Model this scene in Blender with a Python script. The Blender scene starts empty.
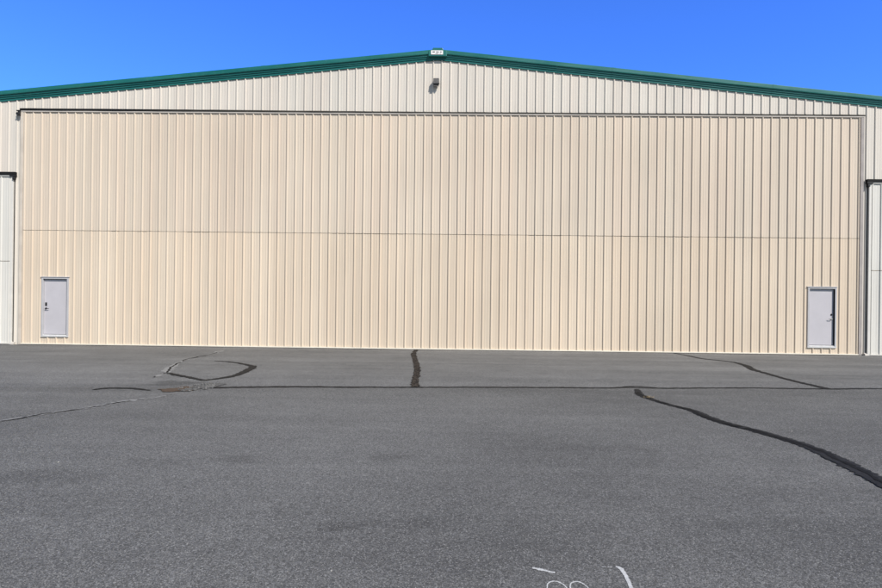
import bpy, bmesh, math, random
from mathutils import Vector, Matrix

random.seed(7)
SC = bpy.context.scene
COL = SC.collection

# ------------------------------------------------------------------ helpers
class MB:
    """collects boxes, strips, prisms and tubes and links them as ONE mesh object"""
    def __init__(self): self.v, self.f = [], []
    def quad(self, a, b, c, d):
        n = len(self.v); self.v += [a, b, c, d]; self.f.append((n, n+1, n+2, n+3))
    def poly(self, pts):
        n = len(self.v); self.v += list(pts); self.f.append(tuple(range(n, n+len(pts))))
    def box(self, x0, x1, y0, y1, z0, z1):
        n = len(self.v)
        self.v += [(x0,y0,z0),(x1,y0,z0),(x1,y1,z0),(x0,y1,z0),(x0,y0,z1),(x1,y0,z1),(x1,y1,z1),(x0,y1,z1)]
        for q in ((0,3,2,1),(4,5,6,7),(0,1,5,4),(1,2,6,5),(2,3,7,6),(3,0,4,7)):
            self.f.append(tuple(n+i for i in q))
    def loft(self, A, B, cap=True):
        """two closed outlines with the same number of points"""
        n = len(self.v); k = len(A); self.v += list(A) + list(B)
        for i in range(k):
            j = (i+1) % k
            self.f.append((n+i, n+j, n+k+j, n+k+i))
        if cap:
            self.f.append(tuple(n+i for i in reversed(range(k))))
            self.f.append(tuple(n+k+i for i in range(k)))
    def tube(self, p, q, r0, r1=None, seg=16):
        r1 = r0 if r1 is None else r1
        p, q = Vector(p), Vector(q); d = (q-p).normalized()
        a = d.orthogonal().normalized(); b = d.cross(a)
        ring = lambda c, r: [tuple(c + (a*math.cos(t)+b*math.sin(t))*r) for t in [2*math.pi*i/seg for i in range(seg)]]
        self.loft(ring(p, r0), ring(q, r1))
    def build(self, name, mat, parent=None, bevel=0, smooth=False, M=None):
        me = bpy.data.meshes.new(name)
        vs = self.v if M is None else [tuple(M @ Vector(c)) for c in self.v]
        me.from_pydata(vs, [], self.f); me.validate(); me.update()
        bm = bmesh.new(); bm.from_mesh(me)
        bmesh.ops.recalc_face_normals(bm, faces=bm.faces)
        bm.to_mesh(me); bm.free()
        o = bpy.data.objects.new(name, me); COL.objects.link(o)
        o.parent = parent
        if mat: me.materials.append(mat)
        if smooth:
            for p in me.polygons: p.use_smooth = True
        if bevel:
            m = o.modifiers.new('bevel', 'BEVEL'); m.width = bevel; m.segments = 2; m.limit_method = 'ANGLE'
        return o

def tag(o, label=None, cat=None, group=None, kind=None):
    for k, v in (('label', label), ('category', cat), ('group', group), ('kind', kind)):
        if v: o[k] = v
    return o
def empty(name, parent=None, loc=(0,0,0)):
    o = bpy.data.objects.new(name, None); COL.objects.link(o); o.location = loc; o.parent = parent; return o

# ------------------------------------------------------------------ materials
class NT:
    def __init__(self, name):
        self.m = bpy.data.materials.new(name); self.m.use_nodes = True
        self.t = self.m.node_tree; self.b = self.t.nodes['Principled BSDF']
    def n(self, typ, ins=None, **kw):
        nd = self.t.nodes.new(typ)
        for k, v in kw.items(): setattr(nd, k, v)
        for k, v in (ins or {}).items():
            if hasattr(v, 'is_output') : self.t.links.new(v, nd.inputs[k])
            else:
                if nd.inputs[k].type == 'VECTOR' and len(v) == 4: v = v[:3]
                nd.inputs[k].default_value = v
        return nd
    def math(self, op, a, b=None, c=None):
        ins = {0: a}
        if b is not None: ins[1] = b
        if c is not None: ins[2] = c
        return self.n('ShaderNodeMath', ins, operation=op).outputs[0]
    def noise(self, vec, scale, detail=3, rough=.55, dist=0):
        return self.n('ShaderNodeTexNoise', {'Vector': vec, 'Scale': scale, 'Detail': detail, 'Roughness': rough, 'Distortion': dist}).outputs['Fac']
    def ramp(self, x, a, b, lo, hi):
        return self.n('ShaderNodeMapRange', {0: x, 1: a, 2: b, 3: lo, 4: hi}).outputs[0]
    def mixc(self, f, a, b, mode='MIX'):
        nd = self.t.nodes.new('ShaderNodeMix'); nd.data_type = 'RGBA'; nd.blend_type = mode
        for i, v in ((0, f), (6, a), (7, b)):
            if hasattr(v, 'is_output'): self.t.links.new(v, nd.inputs[i])
            else: nd.inputs[i].default_value = v
        return nd.outputs[2]
    def scale(self, vec, s):
        return self.n('ShaderNodeVectorMath', {0: vec, 1: s}, operation='MULTIPLY').outputs[0]
    def set(self, **kw):
        for k, v in kw.items():
            k = k.replace('_', ' ')
            if hasattr(v, 'is_output'): self.t.links.new(v, self.b.inputs[k])
            else: self.b.inputs[k].default_value = v
        return self.m

def C4(c): return (c[0], c[1], c[2], 1)

def sheet_paint(name, col, seed=0., rough=.42, var=.035, warm=None):
    """baked enamel on ribbed steel: every 3 ft sheet a shade of its own, chalking, rain streaks, oil-canning"""
    t = NT(name)
    co = t.n('ShaderNodeTexCoord').outputs['Object']
    x = t.n('ShaderNodeSeparateXYZ', {0: co}).outputs[0]
    idx = t.math('FLOOR', t.math('DIVIDE', t.math('ADD', x, 60.13+seed), .9144))
    wn = t.n('ShaderNodeTexWhiteNoise', {'W': t.math('ADD', idx, seed)}, noise_dimensions='1D').outputs[0]
    rib = t.math('FLOOR', t.math('DIVIDE', t.math('ADD', x, 60.0+.15), .3048))
    wn2 = t.n('ShaderNodeTexWhiteNoise', {'W': t.math('ADD', rib, seed+.5)}, noise_dimensions='1D').outputs[0]
    cloud = t.noise(t.scale(co, (.30, 1, .22)), 1., 3)
    streak = t.noise(t.scale(co, (9., 1, .22)), 1., 4, .6)
    v = t.math('ADD', t.ramp(wn, 0, 1, 1-var, 1+var), t.ramp(cloud, .3, .7, -.04, .04))
    v = t.math('ADD', v, t.ramp(streak, .3, .7, -.045, .03))
    v = t.math('ADD', v, t.ramp(wn2, 0, 1, -.018, .018))
    base = C4(col)
    if warm:
        base = t.mixc(t.ramp(t.noise(t.scale(co, (1.3, 1, .10)), 1., 2), .35, .65, 0, 1), C4(col), C4(warm))
    c = t.n('ShaderNodeVectorMath', {0: base, 3: v}, operation='SCALE').outputs[0]
    # a little grime that ran down from the fasteners
    grime = t.noise(t.scale(co, (14., 1, .55)), 1., 5, .65)
    c = t.mixc(t.ramp(grime, .60, .80, 0, .22), c, (.20, .17, .14, 1))
    bump = t.n('ShaderNodeBump', {'Strength': .5, 'Distance': .012, 'Height': t.noise(t.scale(co, (2.2, 1, .8)), 1., 2)}).outputs[0]
    return t.set(Base_Color=c, Roughness=t.ramp(cloud, .3, .7, rough-.05, rough+.08), Normal=bump, Specular_IOR_Level=.35)

def plain(name, col, rough=.5, metal=0., var=.08, scale=6., spec=.4):
    t = NT(name)
    co = t.n('ShaderNodeTexCoord').outputs['Object']
    n = t.noise(co, scale, 4, .6)
    c = t.n('ShaderNodeVectorMath', {0: C4(col), 3: t.ramp(n, .3, .7, 1-var, 1+var)}, operation='SCALE').outputs[0]
    return t.set(Base_Color=c, Roughness=t.ramp(n, .3, .7, rough-.06, rough+.06), Metallic=metal, Specular_IOR_Level=spec)

M_DOOR_UP = sheet_paint('door_paint_upper', (.660, .571, .472), 3.2, warm=(.664, .557, .456))
M_DOOR_LO = sheet_paint('door_paint_lower', (.682, .580, .468), 8.7, warm=(.680, .564, .446))
M_WALL = sheet_paint('wall_paint', (.665, .622, .562), 1.4, warm=(.668, .605, .542))
M_WHITE = sheet_paint('side_door_paint', (.700, .678, .635), 5.1)
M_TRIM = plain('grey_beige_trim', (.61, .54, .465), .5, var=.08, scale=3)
M_TRIM_DK = plain('dark_grey_trim', (.36, .325, .31), .5, var=.12, scale=3)
M_TRIM_LT = plain('pale_trim', (.50, .46, .42), .5, var=.06, scale=3)
M_TRIM_WH = plain('white_trim', (.70, .675, .635), .5, var=.05, scale=3)
M_SILL = plain('cream_bottom_rail', (.80, .74, .64), .5, var=.08, scale=3)
M_SILLGREY = plain('worn_aluminium_sill', (.56, .56, .57), .45, var=.1, scale=8)
M_RUBBER = plain('black_rubber', (.012, .012, .013), .7, var=.3, scale=8, spec=.2)
M_NAVY = plain('blue_black_recess_shade', (.016, .019, .027), .75, var=.2, scale=8, spec=.2)  # shade colour for the lining of the personnel door recesses
M_SEAM = plain('brown_gap_seal', (.20, .165, .13), .8, var=.5, scale=5, spec=.1)
M_DARK = plain('dark_gap', (.03, .027, .025), .9, var=.2, spec=.1)
M_DOORGREY = plain('lavender_grey_enamel', (.52, .50, .535), .42, var=.045, scale=1.6)
M_FRAMEGREY = plain('grey_frame_enamel', (.47, .465, .485), .45, var=.05, scale=3)
M_STEEL = plain('brushed_steel', (.45, .44, .43), .35, metal=.9, var=.1, scale=30)
M_BLACKIRON = plain('black_iron', (.02, .02, .022), .5, var=.3, scale=20)
M_LAMPGREY = plain('weathered_grey_lamp', (.115, .110, .108), .5, metal=.2, var=.15, scale=14)
M_LENS = plain('dark_lamp_glass', (.02, .02, .022), .15, var=.1, spec=.5)
M_PLATE = plain('white_plate', (.82, .82, .82), .4, var=.04, scale=9)
M_INK = plain('grey_ink', (.10, .10, .105), .6, var=.2, scale=20)
M_ROOF = plain('galvalume', (.45, .46, .46), .4, metal=.6, var=.1, scale=1)

def green_paint():
    t = NT('green_trim_paint')
    co = t.n('ShaderNodeTexCoord').outputs['Object']
    a = t.noise(t.scale(co, (.6, 1, 3)), 1., 4, .6)
    b = t.noise(t.scale(co, (5, 4, 4)), 1., 4, .6)
    c = t.mixc(t.ramp(a, .35, .65, 0, 1), (.007, .122, .114, 1), (.016, .158, .146, 1))
    c = t.mixc(t.ramp(b, .55, .8, 0, .30), c, (.07, .21, .19, 1))
    return t.set(Base_Color=c, Roughness=t.ramp(a, .3, .7, .32, .45), Specular_IOR_Level=.45)
M_GREEN = green_paint()

def seal_strip_mat():
    """black weather seal whose right-hand run has bleached to grey"""
    t = NT('weather_seal')
    co = t.n('ShaderNodeTexCoord').outputs['Object']
    x = t.n('ShaderNodeSeparateXYZ', {0: co}).outputs[0]
    n = t.noise(t.scale(co, (1.3, 1, 6)), 1., 4, .6)
    f = t.ramp(t.math('ADD', x, t.ramp(n, .3, .7, -1.5, 1.5)), -10.5, -5.0, 0, 1)
    c = t.mixc(f, (.010, .010, .011, 1), (.055, .050, .043, 1))
    c = t.n('ShaderNodeVectorMath', {0: c, 3: t.ramp(n, .3, .7, .7, 1.3)}, operation='SCALE').outputs[0]
    return t.set(Base_Color=c, Roughness=.7, Specular_IOR_Level=.2)
M_SEAL = seal_strip_mat()

def asphalt():
    t = NT('weathered_asphalt')
    co = t.n('ShaderNodeTexCoord').outputs['Object']
    s = t.n('ShaderNodeSeparateXYZ', {0: co}); x, y = s.outputs[0], s.outputs[1]
    # far strip beyond the joint is a different, smoother and paler lift
    jl = t.math('SUBTRACT', y, t.math('ADD', t.math('MULTIPLY', x, .09), -9.55))
    far = t.ramp(jl, -.02, .02, 0, 1)
    vor = lambda sc: t.n('ShaderNodeTexVoronoi', {'Vector': co, 'Scale': sc}, feature='F1')
    v1, v2 = vor(125.), vor(60.)
    g1 = t.n('ShaderNodeSeparateXYZ', {0: v1.outputs['Color']}).outputs[0]
    g2 = t.n('ShaderNodeSeparateXYZ', {0: v2.outputs['Color']}).outputs[1]
    fine = t.noise(co, 420., 2)
    grain = t.ramp(g1, 0, 1, .58, 1.42)
    grain = t.math('MULTIPLY', grain, t.ramp(fine, .25, .75, .72, 1.28))
    grain = t.math('MULTIPLY', grain, t.ramp(g2, 0, 1, .78, 1.22))
    bright = t.math('GREATER_THAN', g1, .965)
    grain = t.math('ADD', grain, t.math('MULTIPLY', bright, .5))
    # wear: rolling passes along the building, broad blotches, small scuffs
    passes = t.noise(t.scale(co, (.05, .75, 1)), 1., 4, .6)
    passes2 = t.noise(t.scale(co, (.12, 2.6, 1)), 1., 3, .6)
    blot = t.noise(co, .35, 5, .6)
    mott = t.noise(co, 2.4, 5, .65, .3)
    w = t.math('ADD', t.ramp(passes, .3, .7, .86, 1.14), t.ramp(blot, .3, .7, -.12, .12))
    w = t.math('ADD', w, t.ramp(passes2, .3, .7, -.07, .07))
    w = t.math('ADD', w, t.ramp(mott, .3, .7, -.10, .10))
    # individual oil marks and scuffs on the ground
    def spot(cx, cy, rx, ry, amt, w):
        dx = t.math('DIVIDE', t.math('SUBTRACT', x, cx), rx); dy = t.math('DIVIDE', t.math('SUBTRACT', y, cy), ry)
        d = t.math('SQRT', t.math('ADD', t.math('MULTIPLY', dx, dx), t.math('MULTIPLY', dy, dy)))
        d = t.math('ADD', d, t.ramp(mott, .2, .8, -.55, .55))
        d = t.math('ADD', d, t.ramp(fine, .2, .8, -.25, .25))
        return t.math('ADD', w, t.ramp(d, .45, 1.1, amt, 0))
    w = spot(-.20, -16.67, .20, .13, -.34, w)
    w = spot(.02, -16.62, .13, .09, -.20, w)
    w = spot(.33, -16.60, .12, .08, -.16, w)
    w = spot(-2.54, -16.63, .20, .06, .26, w)
    w = spot(-1.60, -14.9, .25, .22, -.22, w)
    w = spot(-.05, -14.75, .25, .2, -.18, w)
    w = spot(-4.85, -9.45, .62, .40, -.40, w)
    w = spot(-1.6, -12.6, 3.6, 3.4, .15, w)
    w = spot(-5.5, -11.5, 2.2, 1.4, .08, w)
    w = spot(-3.05, -15.6, .75, .28, -.20, w)
    w = spot(-2.45, -15.15, .55, .25, -.17, w)
    w = spot(1.9, -14.2, 1.2, .35, -.12, w)
    w = spot(-6.9, -4.6, .5, .5, .08, w)
    w = spot(-11.2, -3.2, .9, 1.0, .16, w)
    near = t.mixc(t.ramp(blot, .3, .7, 0, 1), (.120, .119, .117, 1), (.132, .131, .128, 1))
    farc = t.mixc(t.ramp(passes, .3, .7, 0, 1), (.140, .140, .140, 1), (.153, .152, .151, 1))
    base = t.mixc(far, near, farc)
    k = t.math('MULTIPLY', w, grain)
    c = t.n('ShaderNodeVectorMath', {0: base, 3: k}, operation='SCALE').outputs[0]
    hgt = t.math('ADD', v1.outputs['Distance'], t.math('MULTIPLY', v2.outputs['Distance'], .8))
    bump = t.n('ShaderNodeBump', {'Strength': .55, 'Distance': .004, 'Height': t.math('MULTIPLY', hgt, -1.)}).outputs[0]
    return t.set(Base_Color=c, Roughness=.88, Normal=bump, Specular_IOR_Level=.22)
M_ASPHALT = asphalt()

def tar(name, col, col2, rough=.6, scale=30.):
    t = NT(name)
    co = t.n('ShaderNodeTexCoord').outputs['Object']
    n = t.noise(co, scale, 5, .65); m = t.noise(co, 3., 3)
    f = t.math('ADD', t.ramp(n, .35, .68, 0, .7), t.ramp(m, .35, .65, 0, .3))
    bump = t.n('ShaderNodeBump', {'Strength': .5, 'Distance': .006, 'Height': n}).outputs[0]
    return t.set(Base_Color=t.mixc(f, C4(col), C4(col2)), Roughness=rough, Normal=bump, Specular_IOR_Level=.12)
M_TAR = tar('crack_sealant_tar', (.008, .008, .009), (.024, .024, .025), .72)
M_TARGREY = tar('worn_grey_tar', (.010, .010, .011), (.036, .036, .037), .75, 40.)
M_CORE = tar('open_crack_tar', (.006, .006, .006), (.018, .018, .018), .8)
M_PATCH = tar('ravelled_tar', (.007, .006, .006), (.045, .038, .033), .85, 30.)
M_SPALL = tar('spalled_pale_asphalt', (.19, .19, .19), (.31, .305, .30), .9, 30.)
M_RUBBLE = tar('broken_asphalt', (.035, .035, .035), (.22, .215, .21), .9, 22.)
M_RUST = tar('brown_silt', (.066, .044, .031), (.125, .092, .070), .95, 18.)
M_CRUMB = tar('crumbled_tar', (.012, .011, .010), (.085, .07, .06), .9, 30.)
M_CHALK = tar('faded_white_paint', (.74, .74, .73), (.30, .30, .30), .85, 190.)
M_STRAW = plain('dry_straw', (.33, .25, .13), .8, var=.3, scale=20)
M_PEBBLE = plain('pale_stone', (.30, .29, .28), .85, var=.3, scale=40)

# ------------------------------------------------------------------ hangar dimensions
HALF, DEPTH, SLOPE = 18.29, 34.0, .1004
RIDGE = 10.287                       # underside of the rake trim at the ridge
def roofline(x): return RIDGE - SLOPE*abs(x)
PITCH = .3048
def profile_pts(x0, x1, phase):
    """ribbed panel section: 32 mm ribs a foot apart with two slight stiffening beads in each flat"""
    shape = [(-.033, 0), (-.0145, .0335), (.0145, .0335), (.033, 0), (.084, 0), (.094, .0035), (.112, .0035), (.122, 0),
             (.183, 0), (.193, .0035), (.211, .0035), (.221, 0)]
    pts = []
    k0 = math.floor((x0-phase)/PITCH) - 1; k1 = math.ceil((x1-phase)/PITCH) + 1
    for k in range(k0, k1+1):
        for dx, h in shape: pts.append((phase + k*PITCH + dx, h))
    def at(x):
        for (a, ha), (b, hb) in zip(pts, pts[1:]):
            if a <= x <= b: return ha if b == a else ha + (hb-ha)*(x-a)/(b-a)
    out = [(x0, at(x0))] + [p for p in pts if x0+1e-4 < p[0] < x1-1e-4] + [(x1, at(x1))]
    return out, at

def ribbed(mb, x0, x1, zb, zt, y, phase=0., hole=None, crest=None):
    """ribbed sheet facing -Y between zb and zt(x); hole = (xa, xb, za, zb2)"""
    pts, at = profile_pts(x0, x1, phase)
    zt_f = zt if callable(zt) else (lambda x: zt)
    xs = {p[0]: p[1] for p in pts}
    if hole:
        for e in hole[:2]: xs[e] = at(e)
    if crest is not None and x0 < crest < x1: xs[crest] = at(crest)
    seq = sorted(xs.items())
    for (a, ha), (b, hb) in zip(seq, seq[1:]):
        mid = (a+b)/2
        spans = [(zb, None)]
        if hole and hole[0] < mid < hole[1]: spans = [(zb, hole[2]), (hole[3], None)]
        for lo, hi in spans:
            ta = zt_f(a) if hi is None else hi; tb = zt_f(b) if hi is None else hi
            mb.quad((a, y-ha, lo), (b, y-hb, lo), (b, y-hb, tb), (a, y-ha, ta))

# main door opening
DX0, DX1, DTOP = -14.914, 14.956, 8.335
SX, STOP = 15.14, 6.02             # inner edge and head of the smaller side doors
SOUT = 18.05
hangar = tag(empty('hangar'), 'long beige ribbed metal hangar with a green roof edge and one huge folding door', 'hangar')

# front wall: gable above the door, jamb strips and the parts above the side doors
mb = MB()
ribbed(mb, -HALF, HALF, 8.46, lambda x: roofline(x)+.06, 0., .1524, crest=0.)
ribbed(mb, -HALF, -SX-.02, 6.10, 8.46, 0., .1524)
ribbed(mb, SX+.02, HALF, 6.10, 8.46, 0., .1524)
ribbed(mb, -SX-.02, DX0-.014, 0.0, 8.46, 0., .1524)
ribbed(mb, DX1+.035, SX+.02, 0.0, 8.46, 0., .1524)
ribbed(mb, -HALF, -SOUT, 0.0, 6.10, 0., .1524)
ribbed(mb, SOUT, HALF, 0.0, 6.10, 0., .1524)
mb.build('front_wall', M_WALL, hangar)

# side and rear walls, roof
for s in (-1, 1):
    w = MB(); w.box(s*HALF-.06 if s > 0 else s*HALF, s*HALF if s > 0 else s*HALF+.06, .02, DEPTH-.06, 0, roofline(HALF)+.12)
    w.build('side_wall', M_WALL, hangar)
w = MB(); w.loft([(-HALF, DEPTH-.06, 0), (HALF, DEPTH-.06, 0), (HALF, DEPTH-.06, roofline(HALF)+.1), (0, DEPTH-.06, RIDGE+.1), (-HALF, DEPTH-.06, roofline(HALF)+.1)],
                 [(-HALF, DEPTH, 0), (HALF, DEPTH, 0), (HALF, DEPTH, roofline(HALF)+.1), (0, DEPTH, RIDGE+.1), (-HALF, DEPTH, roofline(HALF)+.1)])
w.build('rear_wall', M_WALL, hangar)
for s in (-1, 1):
    w = MB()
    x = s*(HALF+.25); z0, z1 = RIDGE+.255, RIDGE+.255-SLOPE*(HALF+.25)
    w.loft([(0, -.02, z0), (x, -.02, z1), (x, -.02, z1-.16), (0, -.02, z0-.16)], [(0, DEPTH+.1, z0), (x, DEPTH+.1, z1), (x, DEPTH+.1, z1-.16), (0, DEPTH+.1, z0-.16)])
    w.build('roof', M_ROOF, hangar)

# stepped green rake trim, in lapped lengths
STEP = [(.0, -.005), (.044, .0), (.046, .068), (.072, .074), (.074, .126), (.103, .132), (.105, .188), (.145, .198), (.151, .224),
        (.151, .322), (.137, .348), (.08, .358), (.0, .358)]
def rake_section(x, grow=0.):
    z = roofline(x)
    return [(x, -(o+grow*(o > .01)), z+h+(grow if h > .3 else -grow if h < .01 else 0)) for o, h in STEP]
for s in (-1, 1):
    w = MB()
    edge = HALF+.27
    w.loft(rake_section(0.), rake_section(s*edge))
    for k in range(1, 4):
        xc = s*(.6+5.6*k)
        if abs(xc) < edge-.3: w.loft(rake_section(xc-.07, .0035), rake_section(xc+.07, .0035))
    w.build('rake_trim', M_GREEN, hangar)
    # eave gutter running back along the side
    g = MB(); z = roofline(HALF)
    x = s*(HALF+.006)
    g.loft([(x, .02, z+.02), (x+s*.12, .02, z+.02), (x+s*.15, .02, z+.2), (x, .02, z+.2)], [(x, DEPTH, z+.02), (x+s*.12, DEPTH, z+.02), (x+s*.15, DEPTH, z+.2), (x, DEPTH, z+.2)])
    g.build('eave_gutter', M_GREEN, hangar)
# peak box that covers the joint of the two rakes
w = MB()
f = lambda y, g: [(-.325+g, y, 10.372), (.325-g, y, 10.372), (.325-g, y, 10.562), (.19-g, y, 10.610), (.165-g, y, 10.672), (-.165+g, y, 10.672), (-.19+g, y, 10.610), (-.325+g, y, 10.562)]
w.loft(f(-.172, 0), f(.2, 0))
w.build('ridge_cap', M_GREEN, hangar, bevel=.012)

# ------------------------------------------------------------------ the big bifold door
YD = -.048                           # pan of the door sheets, proud of the wall
SEAM = 4.105
bif = empty('bifold_door', hangar)
def hole_of(cx0, cx1, z0, z1): return (cx0, cx1, z0, z1)
PD = [(-14.085, -13.105, .335, 2.425), (13.075, 14.075, .300, 2.385)]     # outer size of the personnel door frames (at the door face)
PHI = DX0 + .112 + .036
up = MB(); ribbed(up, DX0+.11, DX1-.11, SEAM+.008, DTOP-.002, YD, PHI); up.build('upper_panel', M_DOOR_UP, bif)
lo = MB()
ribbed(lo, DX0+.11, 0., .06, SEAM-.008, YD, PHI, hole=(PD[0][0]+.02, PD[0][1]-.02, PD[0][2]+.02, PD[0][3]-.02))
ribbed(lo, 0., DX1-.11, .06, SEAM-.008, YD, PHI, hole=(PD[1][0]+.02, PD[1][1]-.02, PD[1][2]+.02, PD[1][3]-.02))
lo.build('lower_panel', M_DOOR_LO, bif)
# hinge line: a recessed seal with worn places
sm = MB(); x = DX0+.11
while x < DX1-.11:
    L = min(random.uniform(.25, 1.2), DX1-.11-x)
    d = random.choice([.001, .004, .007, .011])
    sm.box(x, x+L-.004, YD-d, YD+.03, SEAM-.0075, SEAM+.0075); x += L
sm.build('hinge_seal', M_SEAM, bif)
# door body behind the sheets (dark inside of the gaps), with the personnel doorways left open
bd = MB()
b0, b1 = YD+.035, .12
xs = [DX0-.03, PD[0][0]+.02, PD[0][1]-.02, PD[1][0]+.02, PD[1][1]-.02, DX1+.03]
for i in (0, 2, 4): bd.box(xs[i], xs[i+1], b0, b1, .01, 8.45)
for i, p in ((1, PD[0]), (3, PD[1])):
    bd.box(xs[i], xs[i+1], b0, b1, .01, p[2]+.02); bd.box(xs[i], xs[i+1], b0, b1, p[3]-.02, 8.45)
    bd.box(xs[i], xs[i+1], .16, .2, .01, p[3]+.1)
bd.build('door_core', M_DARK, bif)
# edge trims, head strip, weather seal, bottom rail
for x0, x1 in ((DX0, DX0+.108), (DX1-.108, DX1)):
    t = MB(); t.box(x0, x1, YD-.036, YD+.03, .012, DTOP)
    t.build('edge_trim', M_TRIM if x0 < 0 else M_TRIM_DK, bif, bevel=.004)  # right-hand edge trim is a darker grey than the left
t = MB(); x = DX0
while x < DX1 - .01:
    L = min(3.05, DX1-x); t.box(x, x+L-.004, YD-.044, YD+.03, DTOP+.002, DTOP+.05); x += L
t.build('head_strip', M_TRIM_LT, bif, bevel=.003)
s = MB(); N = 60; sec = []
for i in range(N+1):
    x = DX0-.02 + (DX1-DX0+.04)*i/N
    h = .078 - .028*min(1, max(0, (i/N-.15)/.3)) + random.uniform(-.004, .004); o = YD-.054+random.uniform(-.004, .004)
    sec.append([(x, o, DTOP+.052), (x, o-.004, DTOP+.05+h*.5), (x, o+.012, DTOP+.05+h), (x, -.001, DTOP+.05+h+.004), (x, -.001, DTOP+.052)])
for a, b in zip(sec, sec[1:]): s.loft(a, b, cap=False)
s.poly(sec[0]); s.poly(sec[-1])
s.build('weather_seal', M_SEAL, bif)
t = MB(); x = DX0+.112
while x < DX1-.115:
    L = min(6.09, DX1-.112-x); t.box(x, x+L-.005, YD-.046, YD+.03, .020, .058); x += L
t.build('bottom_rail', M_SILL, bif, bevel=.003)
t = MB(); t.box(DX0+.02, DX1-.02, YD-.01, YD+.03, .0, .019); t.build('floor_seal', M_RUBBER, bif)
# cable pulley bracket at the left end of the head
t = MB()
t.box(DX0-.10, DX0+.02, YD-.115, -.005, DTOP+.01, DTOP+.045)
t.box(DX0-.055, DX0+.012, YD-.10, -.02, DTOP-.14, DTOP+.012)
t.tube((DX0-.075, YD-.105, DTOP-.075), (DX0-.075, YD-.045, DTOP-.075), .048)
t.tube((DX0-.04, YD-.118, DTOP-.11), (DX0-.04, YD-.045, DTOP-.11), .03)
t.build('pulley_bracket', M_BLACKIRON, bif, bevel=.004)

# ------------------------------------------------------------------ personnel doors let into the lower panel
def personnel_door(p, hinge_left, label):
    x0, x1, z0, z1 = p
    root = empty('personnel_door', hangar); root['label'] = label
    F = .058; yo, yi = YD-.040, YD+.10
    fr = MB()
    fr.box(x0, x0+F, yo, yi, z0, z1); fr.box(x1-F, x1, yo, yi, z0, z1); fr.box(x0+F, x1-F, yo, yi, z1-F, z1)
    # stop behind the leaf
    for a, b, c, d in ((x0+F, x0+F+.018, z0+.03, z1-F), (x1-F-.018, x1-F, z0+.03, z1-F), (x0+F+.018, x1-F-.018, z1-F-.018, z1-F)):
        fr.box(a, b, yi-.03, yi-.001, c, d)
    # drip edge over the head
    fr.loft([(x0-.025, yo-.022, z1+.004), (x0-.025, yo-.022, z1+.012), (x0-.025, YD, z1+.03), (x0-.025, YD, z1+.004)],
            [(x1+.025, yo-.022, z1+.004), (x1+.025, yo-.022, z1+.012), (x1+.025, YD, z1+.03), (x1+.025, YD, z1+.004)])
    fr.build('door_frame', M_FRAMEGREY, root, bevel=.003)
    lf = yo+.078
    shd = MB()  # near-black lining paints in the shade at the recess head and right jamb
    shd.box(x0+F+.001, x1-F-.001, yo+.010, lf-.001, z1-F-.0035, z1-F-.0005); shd.box(x1-F-.0035, x1-F-.0005, yo+.010, lf-.001, z0+.06, z1-F-.004)
    shd.box(x1-F-.016, x1-F-.0036, lf-.014, lf-.001, z0+.06, z1-F-.018); shd.box(x0+F+.001, x1-F-.0036, lf-.014, lf-.001, z1-F-.016, z1-F-.0036)
    shd.build('recess_shade', M_NAVY, root)
    leaf = MB(); leaf.box(x0+F+.004, x1-F-.004, lf, lf+.044, z0+.052, z1-F-.004)
    leaf.build('door_leaf', M_DOORGREY, root, bevel=.003)
    th = MB(); th.box(x0-.004, x1+.004, yo-.008, yi, z0-.045, z0)
    th.loft([(x0+F, yo-.01, z0+.002), (x0+F, lf+.02, z0+.002), (x0+F, lf+.02, z0+.040), (x0+F, lf-.03, z0+.036)],
            [(x1-F, yo-.01, z0+.002), (x1-F, lf+.02, z0+.002), (x1-F, lf+.02, z0+.040), (x1-F, lf-.03, z0+.036)])
    th.build('threshold', M_SILLGREY, root, bevel=.003)
    sgn = -1 if not hinge_left else 1
    hx = (x1-F-.075) if hinge_left else (x0+F+.075)
    hz = z0+.97
    h = MB()
    h.tube((hx, lf-.001, hz), (hx, lf-.016, hz), .036, .034); h.tube((hx, lf-.016, hz), (hx, lf-.062, hz), .013)
    d = -sgn
    pts = [(hx, lf-.060, hz), (hx+d*.03, lf-.064, hz+.002), (hx+d*.085, lf-.060, hz-.003), (hx+d*.125, lf-.046, hz-.006)]
    for a, b in zip(pts, pts[1:]): h.tube(a, b, .011, .010)
    h.build('lever_handle', M_STEEL if hinge_left else M_BLACKIRON, root, smooth=False)
    k = MB(); kz = hz+.155
    k.tube((hx, lf-.001, kz), (hx, lf-.022, kz), .034, .029); k.tube((hx, lf-.022, kz), (hx, lf-.028, kz), .014)
    if not hinge_left: k.box(hx-.032, hx+.032, lf-.012, lf-.001, kz-.062, kz+.062)
    k.build('deadbolt', M_BLACKIRON, root)
    hg = hangar
    hxs = x0+F if hinge_left else x1-F
    for i in range(3):
        q = MB(); zc = z0+.28+i*.77
        q.tube((hxs, lf-.010, zc-.05), (hxs, lf-.010, zc+.05), .009)
        q.build('hinge', M_STEEL, root)
    return root
personnel_door(PD[0], False, 'grey steel walk door handled on its left side')
personnel_door(PD[1], True, 'grey steel walk door handled on its right side')

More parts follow.
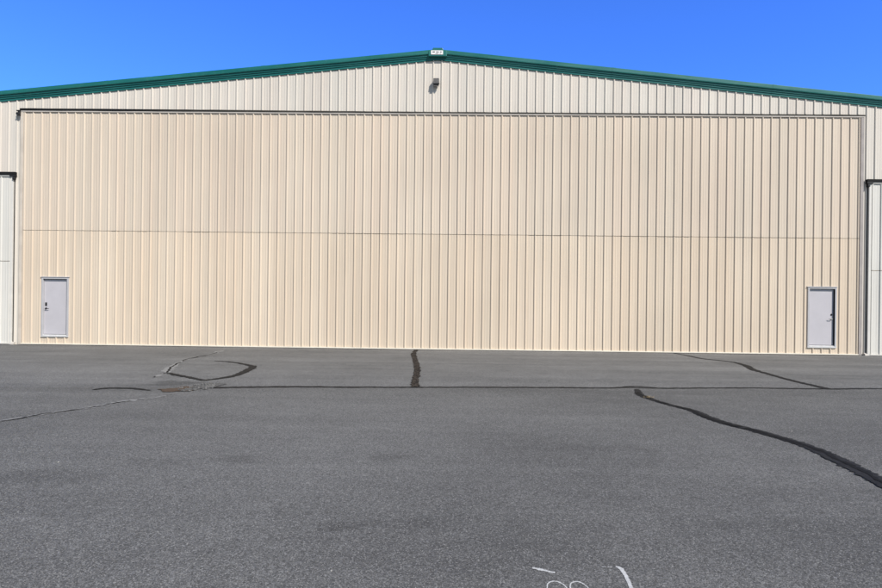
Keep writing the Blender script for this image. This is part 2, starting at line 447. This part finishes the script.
# ------------------------------------------------------------------ smaller white doors at both ends
def side_door(s, label):
    root = empty('side_door', hangar); root['label'] = label
    X = lambda a, b: (min(s*a, s*b), max(s*a, s*b))
    y = -.072
    a, b = X(SX+.085, SOUT-.085)
    seam = 2.985
    for name, z0, z1 in (('upper_panel', seam+.01, STOP-.002), ('lower_panel', .06, seam-.01)):
        m = MB(); ribbed(m, a, b, z0, z1, y, s*(SX+.085)+s*.045); m.build(name, M_WHITE, root)
    m = MB(); m.box(a, b, y-.004, y+.03, seam-.009, seam+.009); m.build('hinge_seal', M_SEAM, root)
    c, d = X(SX, SOUT)
    m = MB(); m.box(c, d, y+.034, .15, .01, STOP+.13); m.build('door_core', M_DARK, root)
    for e, f_ in ((SX, SX+.083), (SOUT-.083, SOUT)):
        e, f_ = X(e, f_); m = MB(); m.box(e, f_, y-.036, y+.03, .012, STOP); m.build('edge_trim', M_TRIM_WH, root, bevel=.004)
    m = MB(); m.box(c, d, y-.046, y+.03, STOP+.002, STOP+.044); m.build('head_strip', M_TRIM_WH, root, bevel=.003)
    c2, d2 = X(SX-.095, SOUT+.1)
    m = MB(); m.box(c2, d2, y-.07, -.036, STOP+.046, STOP+.155)
    m.build('head_rail', M_RUBBER, root, bevel=.008)
    m = MB()
    e, f_ = X(SX-.10, SX+.10); m.box(e, f_, y-.085, -.037, STOP-.005, STOP+.044)
    e, f_ = X(SX-.07, SX-.004); m.box(e, f_, y-.075, -.037, STOP-.085, STOP-.006)
    e = s*(SX-.03); m.tube((e, y-.08, STOP-.09), (e, -.04, STOP-.09), .034)
    m.build('pulley_bracket', M_BLACKIRON, root, bevel=.004)
    m = MB(); m.box(a, b, y-.046, y+.03, .020, .058); m.build('bottom_rail', M_TRIM_WH, root, bevel=.003)
    # flared foot of the jamb
    e, f_ = X(SX-.10, SX+.02); m = MB()
    m.loft([(e, -.037, .0), (f_, -.037, .0), (f_, -.037, .10), (e, -.037, .10)], [(e+.01, y-.06, .0), (f_-.01, y-.06, .0), (f_-.01, y-.04, .06), (e+.01, y-.04, .06)])
    m.build('jamb_foot', M_TRIM_LT, root, bevel=.004)
    return root
side_door(-1, 'white ribbed side door nearer the walk door handled on its left')
side_door(1, 'white ribbed side door nearer the walk door handled on its right')

# ------------------------------------------------------------------ flood light under the peak
fl = tag(empty('flood_light', None, (-.040, -.15, 9.455)), 'small weathered grey flood light below the roof peak', 'flood light')
fl.scale = (1.06, .78, 1.)
fl.location.y = -.117
m = MB(); m.box(-.060, .060, .100, .148, -.06, .08); m.build('junction_box', M_LAMPGREY, fl, bevel=.008)
m = MB(); m.tube((0, .105, .02), (0, .05, .02), .022); m.build('bracket_arm', M_LAMPGREY, fl)
m = MB()
m.loft([(-.105, -.115, -.055), (.105, -.115, -.055), (.105, .055, -.055), (-.105, .055, -.055)],
       [(-.095, -.085, .135), (.095, -.085, .135), (.095, .050, .105), (-.095, .050, .105)])
for k in range(5): m.box(-.078+.034*k, -.066+.034*k, -.07, .04, .136, .152)
m.build('lamp_housing', M_LAMPGREY, fl, bevel=.010)
m = MB(); m.loft([(-.095, -.100, -.056), (.095, -.100, -.056), (.095, .045, -.056), (-.095, .045, -.056)],
                 [(-.080, -.075, -.115), (.080, -.075, -.115), (.080, .030, -.115), (-.080, .030, -.115)])
m.build('lamp_lens', M_LENS, fl, bevel=.006)
m = MB(); m.box(-.086, .086, -.084, -.074, -.140, -.114); m.box(-.086, -.076, -.074, .03, -.136, -.114); m.box(.076, .086, -.074, .03, -.136, -.114)
m.build('lens_guard', M_LAMPGREY, fl, bevel=.003)

# ------------------------------------------------------------------ white nameplate on the green peak box
pl = tag(empty('nameplate', None, (-.027, -.174, 10.494)), 'small white nameplate with faint grey lettering on the green peak box', 'sign')
m = MB(); m.box(-.213, .213, -.012, .0, -.070, .075); m.build('plate', M_PLATE, pl, bevel=.003)
def strokes(x0, x1, z, h, n, w):
    """weathered, unreadable letters: uprights joined by short bars; one word is one mesh"""
    m = MB(); st = (x1-x0)/n
    for i in range(n):
        a = x0+i*st
        if i == 0: m.box(a, x0+st*(n-.3), -.0145, -.0125, z+h*.42, z+h*.42+w)
        m.box(a, a+w, -.016, -.0125, z, z+h)
        if i % 3 != 1: m.box(a+w, a+st*.72, -.016, -.0125, z+h-w, z+h)
        if i % 2 == 0: m.box(a+w, a+st*.72, -.016, -.0125, z, z+w)
        else: m.box(a+st*.72-w, a+st*.72, -.016, -.0125, z+h*.1, z+h-w)
    m.build('lettering', M_INK, pl)
strokes(-.155, -.070, .000, .040, 4, .011); strokes(-.030, .070, .000, .034, 5, .008); strokes(.110, .170, .000, .034, 3, .008)
strokes(-.050, .055, -.050, .018, 6, .003); strokes(.105, .135, -.050, .018, 2, .003)

# ------------------------------------------------------------------ pavement
g = MB(); E_ = 500
g.quad((-E_, -E_, 0), (E_, -E_, 0), (E_, E_, 0), (-E_, E_, 0))
pave = tag(g.build('pavement', M_ASPHALT), 'weathered grey asphalt apron with sealed cracks in front of the hangar', 'pavement', kind='structure')

def resample(pts, step):
    out = []
    P = [Vector((a, b, 0)) for a, b in pts]
    n = len(P)
    for i in range(n-1):
        p0, p1, p2, p3 = P[max(i-1, 0)], P[i], P[i+1], P[min(i+2, n-1)]
        k = max(2, int((p2-p1).length/step))
        for j in range(k):
            t = j/k
            q = .5*((2*p1)+(p2-p0)*t+(2*p0-5*p1+4*p2-p3)*t*t+(3*p1-p0-3*p2+p3)*t**3)
            out.append(((q.x, q.y), (i+t)/(n-1)))
    out.append(((P[-1].x, P[-1].y), 1.))
    return out
def interp(w, t):
    if not isinstance(w, (list, tuple)): return w
    f = t*(len(w)-1); i = min(int(f), len(w)-2); return w[i]+(w[i+1]-w[i])*(f-i)
def strip(name, pts, w, z, mat, jit=.15, wander=.0, step=.045, gaps=0., label=None, mb=None):
    m = mb or MB(); S = resample(pts, step)
    prev = None; wob = 0; skip = 0
    for i, ((x, y), t) in enumerate(S):
        a = Vector(S[max(i-1, 0)][0]); b = Vector(S[min(i+1, len(S)-1)][0]); d = (b-a)
        d = d.normalized() if d.length > 1e-9 else Vector((1, 0)); nrm = Vector((-d.y, d.x))
        wob = wob*.85 + random.uniform(-1, 1)*wander
        h = interp(w, t)/2
        c = Vector((x, y)) + nrm*wob
        l = c + nrm*h*(1+random.uniform(-jit, jit)); r = c - nrm*h*(1+random.uniform(-jit, jit))
        cur = ((l.x, l.y, z), (r.x, r.y, z))
        if skip > 0: skip -= 1; prev = None
        elif prev is not None:
            m.quad(prev[0], cur[0], cur[1], prev[1])
            if random.random() < gaps: skip = random.randint(1, 5)
        prev = cur if skip == 0 else None
    if mb: return m
    o = m.build(name, mat, pave)
    if label: o['label'] = label
    return o
def blob(mb, cx, cy, rx, ry, z, n=40, rough=.25, rot=0.):
    ph = [random.uniform(0, 6.28) for _ in range(4)]
    pts = []
    for i in range(n):
        a = 2*math.pi*i/n
        r = 1 + rough*sum(math.sin(a*k+ph[k-2])/k for k in (2, 3, 5)) + random.uniform(-rough, rough)*.35
        x, y = rx*r*math.cos(a), ry*r*math.sin(a)
        pts.append((cx+x*math.cos(rot)-y*math.sin(rot), cy+x*math.sin(rot)+y*math.cos(rot), z))
    mb.poly(pts)

# uneven asphalt lip feathered up against the foot of the doors
lip = MB(); rl = random.Random(12); xs_, hs_ = [], []
x = -HALF; h = .01
while x < HALF:
    h = min(.030, max(.002, h+rl.uniform(-.007, .007))); xs_.append(x); hs_.append(h); x += rl.uniform(.25, .7)
rows = [(-.10, 1.), (-.135, .95), (-.26, .5), (-.55, .18), (-1.0, .02)]
n0 = len(xs_)
for (ya, ka) in rows:
    for xx, hh in zip(xs_, hs_): lip.v.append((xx, ya+rl.uniform(-.015, .015)*(ka < .9), hh*ka+.0012))
for r_ in range(len(rows)-1):
    for k in range(n0-1): lip.f.append((r_*n0+k, r_*n0+k+1, (r_+1)*n0+k+1, (r_+1)*n0+k))
lip.build('asphalt_lip', M_ASPHALT, pave)

JOINT = [(-3.932,-9.982),(-3.567,-9.905),(-3.215,-9.829),(-2.304,-9.681),(-1.543,-9.644),(-0.399,-9.554),(0.391,-9.474),(1.543,-9.370),(2.730,-9.277),(3.521,-9.252),(3.995,-9.155),(4.354,-9.127),(4.765,-9.168),(5.559,-9.060),(6.407,-8.945),(7.016,-8.926),(8.176,-8.923),(8.902,-8.793),(9.368,-8.760),(10.150,-8.739),(11.805,-8.687),(16.,-8.5),(22.,-8.3)]
MAIN = [(4.203,-9.376),(4.098,-9.779),(4.045,-10.151),(4.078,-10.708),(4.208,-11.248),(4.338,-11.689),(4.327,-12.220),(4.400,-12.717),(4.567,-13.154),(4.703,-13.707),(4.733,-14.154),(4.675,-14.677),(4.628,-15.028),(4.556,-15.396),(4.497,-15.748),(4.443,-16.359),(4.5,-17.6),(4.7,-20.)]
UPPER = [(8.411,-0.150),(8.516,-1.096),(8.513,-2.125),(8.809,-2.786),(8.988,-3.384),(8.819,-4.348),(8.478,-5.495),(8.375,-6.305),(8.221,-7.479),(8.190,-8.188),(8.166,-8.938)]
PATCH = [(-0.627,-0.210),(-0.607,-1.995),(-0.472,-3.588),(-0.310,-5.481),(-0.217,-6.858),(-0.181,-7.996),(-0.152,-8.887),(-0.106,-9.441)]
LOOP = [(-5.832,-5.002),(-5.400,-5.166),(-4.965,-5.539),(-4.565,-5.972),(-4.339,-6.330),(-4.200,-7.032),(-4.144,-7.813),(-4.159,-8.344),(-4.309,-8.736),(-4.443,-9.009),(-4.796,-8.691),(-5.247,-8.293),(-5.737,-7.849)]
LIGHT = [(-7.023,-1.389),(-6.805,-2.650),(-6.741,-3.403),(-6.781,-3.917),(-6.686,-4.893),(-6.454,-5.899),(-6.144,-6.929),(-5.843,-7.706),(-5.668,-8.586)]
SHORT = [(-5.821,-10.466),(-5.741,-10.257),(-5.482,-10.205),(-5.162,-10.249),(-4.818,-10.428)]
DIAG = [(-5.657,-13.807),(-5.350,-13.246),(-5.222,-13.010),(-5.120,-12.709),(-4.950,-12.428),(-4.768,-12.128),(-4.693,-11.779),(-4.575,-11.539),(-4.416,-11.282),(-4.233,-10.798)]

strip('sealed_joint', JOINT, [.18,.20,.17,.15,.15,.14,.14,.14,.14,.14,.14,.14], .004, M_TAR, .30, .006, .06, 0, 'long straight tar joint running parallel to the hangar')
strip('joint_branch', [(3.7,-9.29),(3.880,-9.190),(4.144,-8.984),(4.407,-8.933),(4.70,-9.08)], [.03,.09,.11,.08,.03], .0045, M_TAR, .25, .004, .05, 0, 'short tar branch beside the long joint')
strip('sealed_crack', MAIN, [.08,.13,.13,.11,.12,.15,.16,.15,.16,.17,.20,.21,.18,.17,.17,.17,.17], .009, M_TARGREY, .24, .006, .035, 0, 'widest black sealed crack curving towards the camera')
strip('crack_core', MAIN[1:], [.07,.06,.045,.05,.06,.07,.07,.06,.06,.05,.05,.045,.045,.045,.04,.04], .0125, M_CORE, .6, .011, .04, .02, 'thin open line down the widest sealed crack')
strip('sealed_crack', UPPER, [.08,.09,.10,.10,.11,.18,.17,.12,.13,.14,.17], .0085, M_TAR, .25, .008, .06, 0, 'thin black crack from the hangar foot to the long joint')
# ravelled patch: rough strip with crumbled bits
strip('tar_patch', PATCH, [.12,.15,.13,.14,.155,.145,.135,.17], .0085, M_PATCH, .40, .006, .10, 0, 'rough brown black tar strip straight out from the middle of the big door')
cr = MB()
for (x, y), t in resample(PATCH, .09):
    for _ in range(2):
        xx, yy = x+random.uniform(-.07, .07), y+random.uniform(-.05, .05); r = random.uniform(.010, .028)
        cr.loft([(xx-r, yy-r, .009), (xx+r, yy-r*.7, .009), (xx+r*.8, yy+r, .009), (xx-r*.7, yy+r, .009)],
                [(xx-r*.5, yy-r*.5, .009+r*.8), (xx+r*.4, yy-r*.5, .009+r*.7), (xx+r*.5, yy+r*.4, .009+r*.8), (xx-r*.3, yy+r*.5, .009+r*.6)])
o = cr.build('tar_crumbs', M_CRUMB, pave); o['kind'] = 'stuff'
strip('sealed_crack', LOOP[:10], [.05,.09,.12,.14,.18,.20,.18,.15,.13,.10], .0085, M_TAR, .30, .008, .05, 0, 'black sealed crack bent like a hook beside the rusty patch')
strip('sealed_crack', LOOP[9:], [.10,.13,.14,.15,.11], .0089, M_TAR, .35, .010, .05, 0, 'black sealed crack between the hook and the pale broken crack')
strip('spalled_crack', LIGHT, [.14,.20,.07,.06,.09,.15,.27,.18,.05], .0048, M_SPALL, .55, .012, .09, .06, 'pale broken crack running up to the hangar foot')
strip('spalled_crack_core', LIGHT, [.02,.03,.05,.06,.05,.05,.05,.04,.03], .0075, M_CORE, .5, .020, .09, .07, 'thin dark line in the pale broken crack')
strip('sealed_crack', SHORT, [.06,.12,.12,.11,.05], .0085, M_TAR, .3, .006, .05, 0, 'short black crack left of the rusty patch')
strip('spalled_crack', DIAG, [.09,.09,.10,.11,.10,.12,.15,.15,.16,.09], .0048, M_SPALL, .5, .006, .04, .03, 'pale crack leading away from the rusty patch')
strip('spalled_crack_core', DIAG, [.04,.04,.04,.042,.042,.036,.03,.026,.02,.014], .0075, M_CORE, .6, .012, .04, .02, 'thin dark line in the pale crack by the rusty patch')
# rusty silt and broken asphalt
m = MB(); blob(m, -4.33, -10.24, .27, .36, .0100, rough=.3); blob(m, -4.62, -10.30, .12, .06, .0104); o = m.build('rust_patch', M_RUST, pave); o['label'] = 'rust brown silt patch'
m = MB(); blob(m, -4.03, -9.90, .17, .50, .0110, rough=.3, rot=-.25); o = m.build('broken_patch', M_RUBBLE, pave); o['label'] = 'pale broken asphalt beside the rusty patch'
m = MB()
for i in range(150):
    a = random.uniform(0, 6.28); q = random.random()**.5
    x, y = -4.05+.22*q*math.cos(a)+(.25*random.random()-.2), -9.9+.6*q*math.sin(a); r = random.uniform(.006, .026)
    pts = lambda k, z: [(x+r*k*math.cos(b+i), y+r*k*random.uniform(.7, 1.2)*math.sin(b+i), z) for b in (0, 1.3, 2.5, 3.7, 5.)]
    m.loft(pts(1, .0112), pts(.55, .0112+r*random.uniform(.5, .9)))
o = m.build('asphalt_rubble', M_RUBBLE, pave); o['kind'] = 'stuff'

# dry grass tuft in the crack
m = MB()
for i in range(60):
    x, y = 4.09+random.gauss(0, .045), -10.45+random.gauss(0, .05); a = random.uniform(0, 6.28); L = random.uniform(.02, .06); h = random.uniform(.008, .035)
    dx, dy = math.cos(a)*L, math.sin(a)*L; w = .0025
    m.poly([(x-w*math.sin(a), y+w*math.cos(a), .012), (x+w*math.sin(a), y-w*math.cos(a), .012), (x+dx, y+dy, .012+h)])
tag(m.build('dry_grass', M_STRAW), 'small tuft of dry straw coloured grass in the widest crack', 'dry grass', kind='stuff')

# stray pale pebbles
m = MB()
for i in range(26):
    y = -17.4+15.5*random.random()**1.5; x = random.uniform(-1, 1)*(1.5+.62*(y+20.9)); r = random.uniform(.004, .011)*(1+.02*(y+17))
    pts = lambda k, z: [(x+r*k*random.uniform(.7, 1.2)*math.cos(b+i), y+r*k*random.uniform(.7, 1.2)*math.sin(b+i), z) for b in (0, 1.05, 2.1, 3.14, 4.2, 5.2)]
    m.loft(pts(1, .001), pts(.6, r*random.uniform(.7, 1.2)))
tag(m.build('pebbles', M_PEBBLE), 'tiny pale pebbles lying loose on the asphalt', 'pebbles', kind='stuff')

# coarse aggregate standing proud of the worn binder, where it can be seen
def aggregate_mat():
    t = NT('exposed_aggregate')
    r = t.n('ShaderNodeNewGeometry').outputs['Random Per Island']
    k = t.math('POWER', r, 2.6)
    c = t.mixc(k, (.068, .067, .066, 1), (.275, .27, .265, 1))
    return t.set(Base_Color=c, Roughness=.8, Specular_IOR_Level=.3)
M_AGG = aggregate_mat()
import numpy as np
rs = np.random.RandomState(3); NS = 230000
dist = 3.0 + 10.0*rs.rand(NS)**1.5                          # metres in front of the tripod
px = .5 + rs.uniform(-.86, .86, NS)*(dist+.4); py = -20.886 + dist
rr = rs.uniform(.0024, .0060, NS)*(1+.05*dist); hh = np.minimum(rr*rs.uniform(.5, 1.15, NS), rs.uniform(.0022, .0036, NS)); a0 = rs.uniform(0, 6.28, NS)
V = np.zeros((NS, 6, 3), np.float32)
for k, a in enumerate((0, 1.3, 2.5, 3.8, 5.1)):
    V[:, k, 0] = px + rr*np.cos(a0+a); V[:, k, 1] = py + rr*np.sin(a0+a); V[:, k, 2] = -.0005
V[:, 5, 0] = px + rr*rs.uniform(-.4, .4, NS); V[:, 5, 1] = py + rr*rs.uniform(-.4, .4, NS); V[:, 5, 2] = hh
tri = np.array([(k, (k+1) % 5, 5) for k in range(5)], np.int32)
F = (np.arange(NS, dtype=np.int32)[:, None, None]*6 + tri[None]).reshape(-1)
me = bpy.data.meshes.new('aggregate'); nf = NS*5
me.vertices.add(NS*6); me.vertices.foreach_set('co', V.reshape(-1))
me.loops.add(nf*3); me.loops.foreach_set('vertex_index', F)
me.polygons.add(nf); me.polygons.foreach_set('loop_start', np.arange(0, nf*3, 3, dtype=np.int32))
me.update(calc_edges=True); me.materials.append(M_AGG)
o = bpy.data.objects.new('aggregate', me); COL.objects.link(o); o.parent = pave; o['kind'] = 'stuff'

# white survey paint on the asphalt
strip('paint_mark', [(1.592,-17.250),(1.615,-17.272),(1.617,-17.355),(1.611,-17.444),(1.604,-17.517),(1.597,-17.60),(1.592,-17.66)], [.012,.030,.024,.023,.022,.022,.020], .0026, M_CHALK, .18, .0008, .006, 0, 'white painted upright stroke like a figure one')
strip('paint_mark', [(1.48,-17.258),(1.525,-17.255),(1.566,-17.260),(1.59,-17.252)], [.004,.004,.006,.010], .0030, M_CHALK, .6, .001, .006, .25, 'faint white serif of the painted stroke')
strip('paint_mark', [(1.075,-17.288),(1.118,-17.308),(1.162,-17.333),(1.201,-17.351)], [.018,.030,.022,.018], .0028, M_CHALK, .3, .001, .006, 0, 'short white slanted dash')
for cx, w in ((1.178, .057), (1.305, .052)):
    ring = [(cx+w*math.cos(a), -17.555+.098*math.sin(a)) for a in [2*math.pi*i/16+1.57 for i in range(17)]]
    strip('paint_mark', ring, [.011,.008,.007,.009,.010,.008,.007,.009,.011], .0026, M_CHALK, .4, .0009, .005, 0, 'thin white painted zero')

# ------------------------------------------------------------------ camera (24 mm lens at eye height, tripod a touch off level)
Cx, CD, YAW, ROLL = .55548, 20.8861, -.0160957, .0120486
cam = bpy.data.cameras.new('camera'); co = bpy.data.objects.new('camera', cam); COL.objects.link(co)
c, s = math.cos(YAW), math.sin(YAW)
fwd = Vector((s, c, 0)); r0 = Vector((c, -s, 0)); u0 = Vector((0, 0, 1))
r = math.cos(ROLL)*r0 + math.sin(ROLL)*u0; u = -math.sin(ROLL)*r0 + math.cos(ROLL)*u0
co.matrix_world = Matrix(((r.x, u.x, -fwd.x, Cx), (r.y, u.y, -fwd.y, -CD), (r.z, u.z, -fwd.z, 1.6), (0, 0, 0, 1)))
cam.sensor_width = 36; cam.lens = 24.0; cam.shift_y = 10.966/882; cam.clip_end = 2000; cam.clip_start = .1
SC.camera = co

# ------------------------------------------------------------------ light
EL, AZ = math.radians(42), math.radians(41)
d = Vector((math.sin(AZ)*math.cos(EL), -math.cos(AZ)*math.cos(EL), math.sin(EL)))
sun = bpy.data.lights.new('sun', 'SUN'); sun.energy = 4.3; sun.angle = math.radians(.53); sun.color = (1., .95, .87)
so = bpy.data.objects.new('sun', sun); COL.objects.link(so); so.location = d*60
so.rotation_euler = d.to_track_quat('Z', 'Y').to_euler()
W = bpy.data.worlds.new('World'); SC.world = W; W.use_nodes = True
nt = W.node_tree; bg = nt.nodes['Background']
sky = nt.nodes.new('ShaderNodeTexSky'); sky.sky_type = 'NISHITA'; sky.sun_disc = False
sky.sun_elevation = EL; sky.sun_rotation = math.atan2(d.x, d.y); sky.air_density = 1.0; sky.dust_density = .25; sky.ozone_density = 2.2; sky.altitude = 600
# the clear sky is deepest blue away from the sun (north, behind the hangar) and paler round the sun side
tc = nt.nodes.new('ShaderNodeTexCoord'); sx = nt.nodes.new('ShaderNodeSeparateXYZ'); mr = nt.nodes.new('ShaderNodeMapRange'); mr.interpolation_type = 'SMOOTHSTEP'
mr.inputs[1].default_value = .30; mr.inputs[2].default_value = .72
mx = nt.nodes.new('ShaderNodeMix'); mx.data_type = 'RGBA'; mx.inputs[6].default_value = (.62, .62, .60, 1); mx.inputs[7].default_value = (.36, .75, 1.72, 1)
tint = nt.nodes.new('ShaderNodeVectorMath'); tint.operation = 'MULTIPLY'
nt.links.new(tc.outputs['Generated'], sx.inputs[0]); nt.links.new(sx.outputs[1], mr.inputs[0]); nt.links.new(mr.outputs[0], mx.inputs[0])
nt.links.new(sky.outputs[0], tint.inputs[0]); nt.links.new(mx.outputs[2], tint.inputs[1])
nt.links.new(tint.outputs[0], bg.inputs['Color']); bg.inputs['Strength'].default_value = .15

SC.view_settings.view_transform = 'Standard'; SC.view_settings.look = 'None'; SC.view_settings.gamma = 1; SC.view_settings.use_curve_mapping = False
SC.view_settings.exposure = .20
SC.cycles.max_bounces = 6
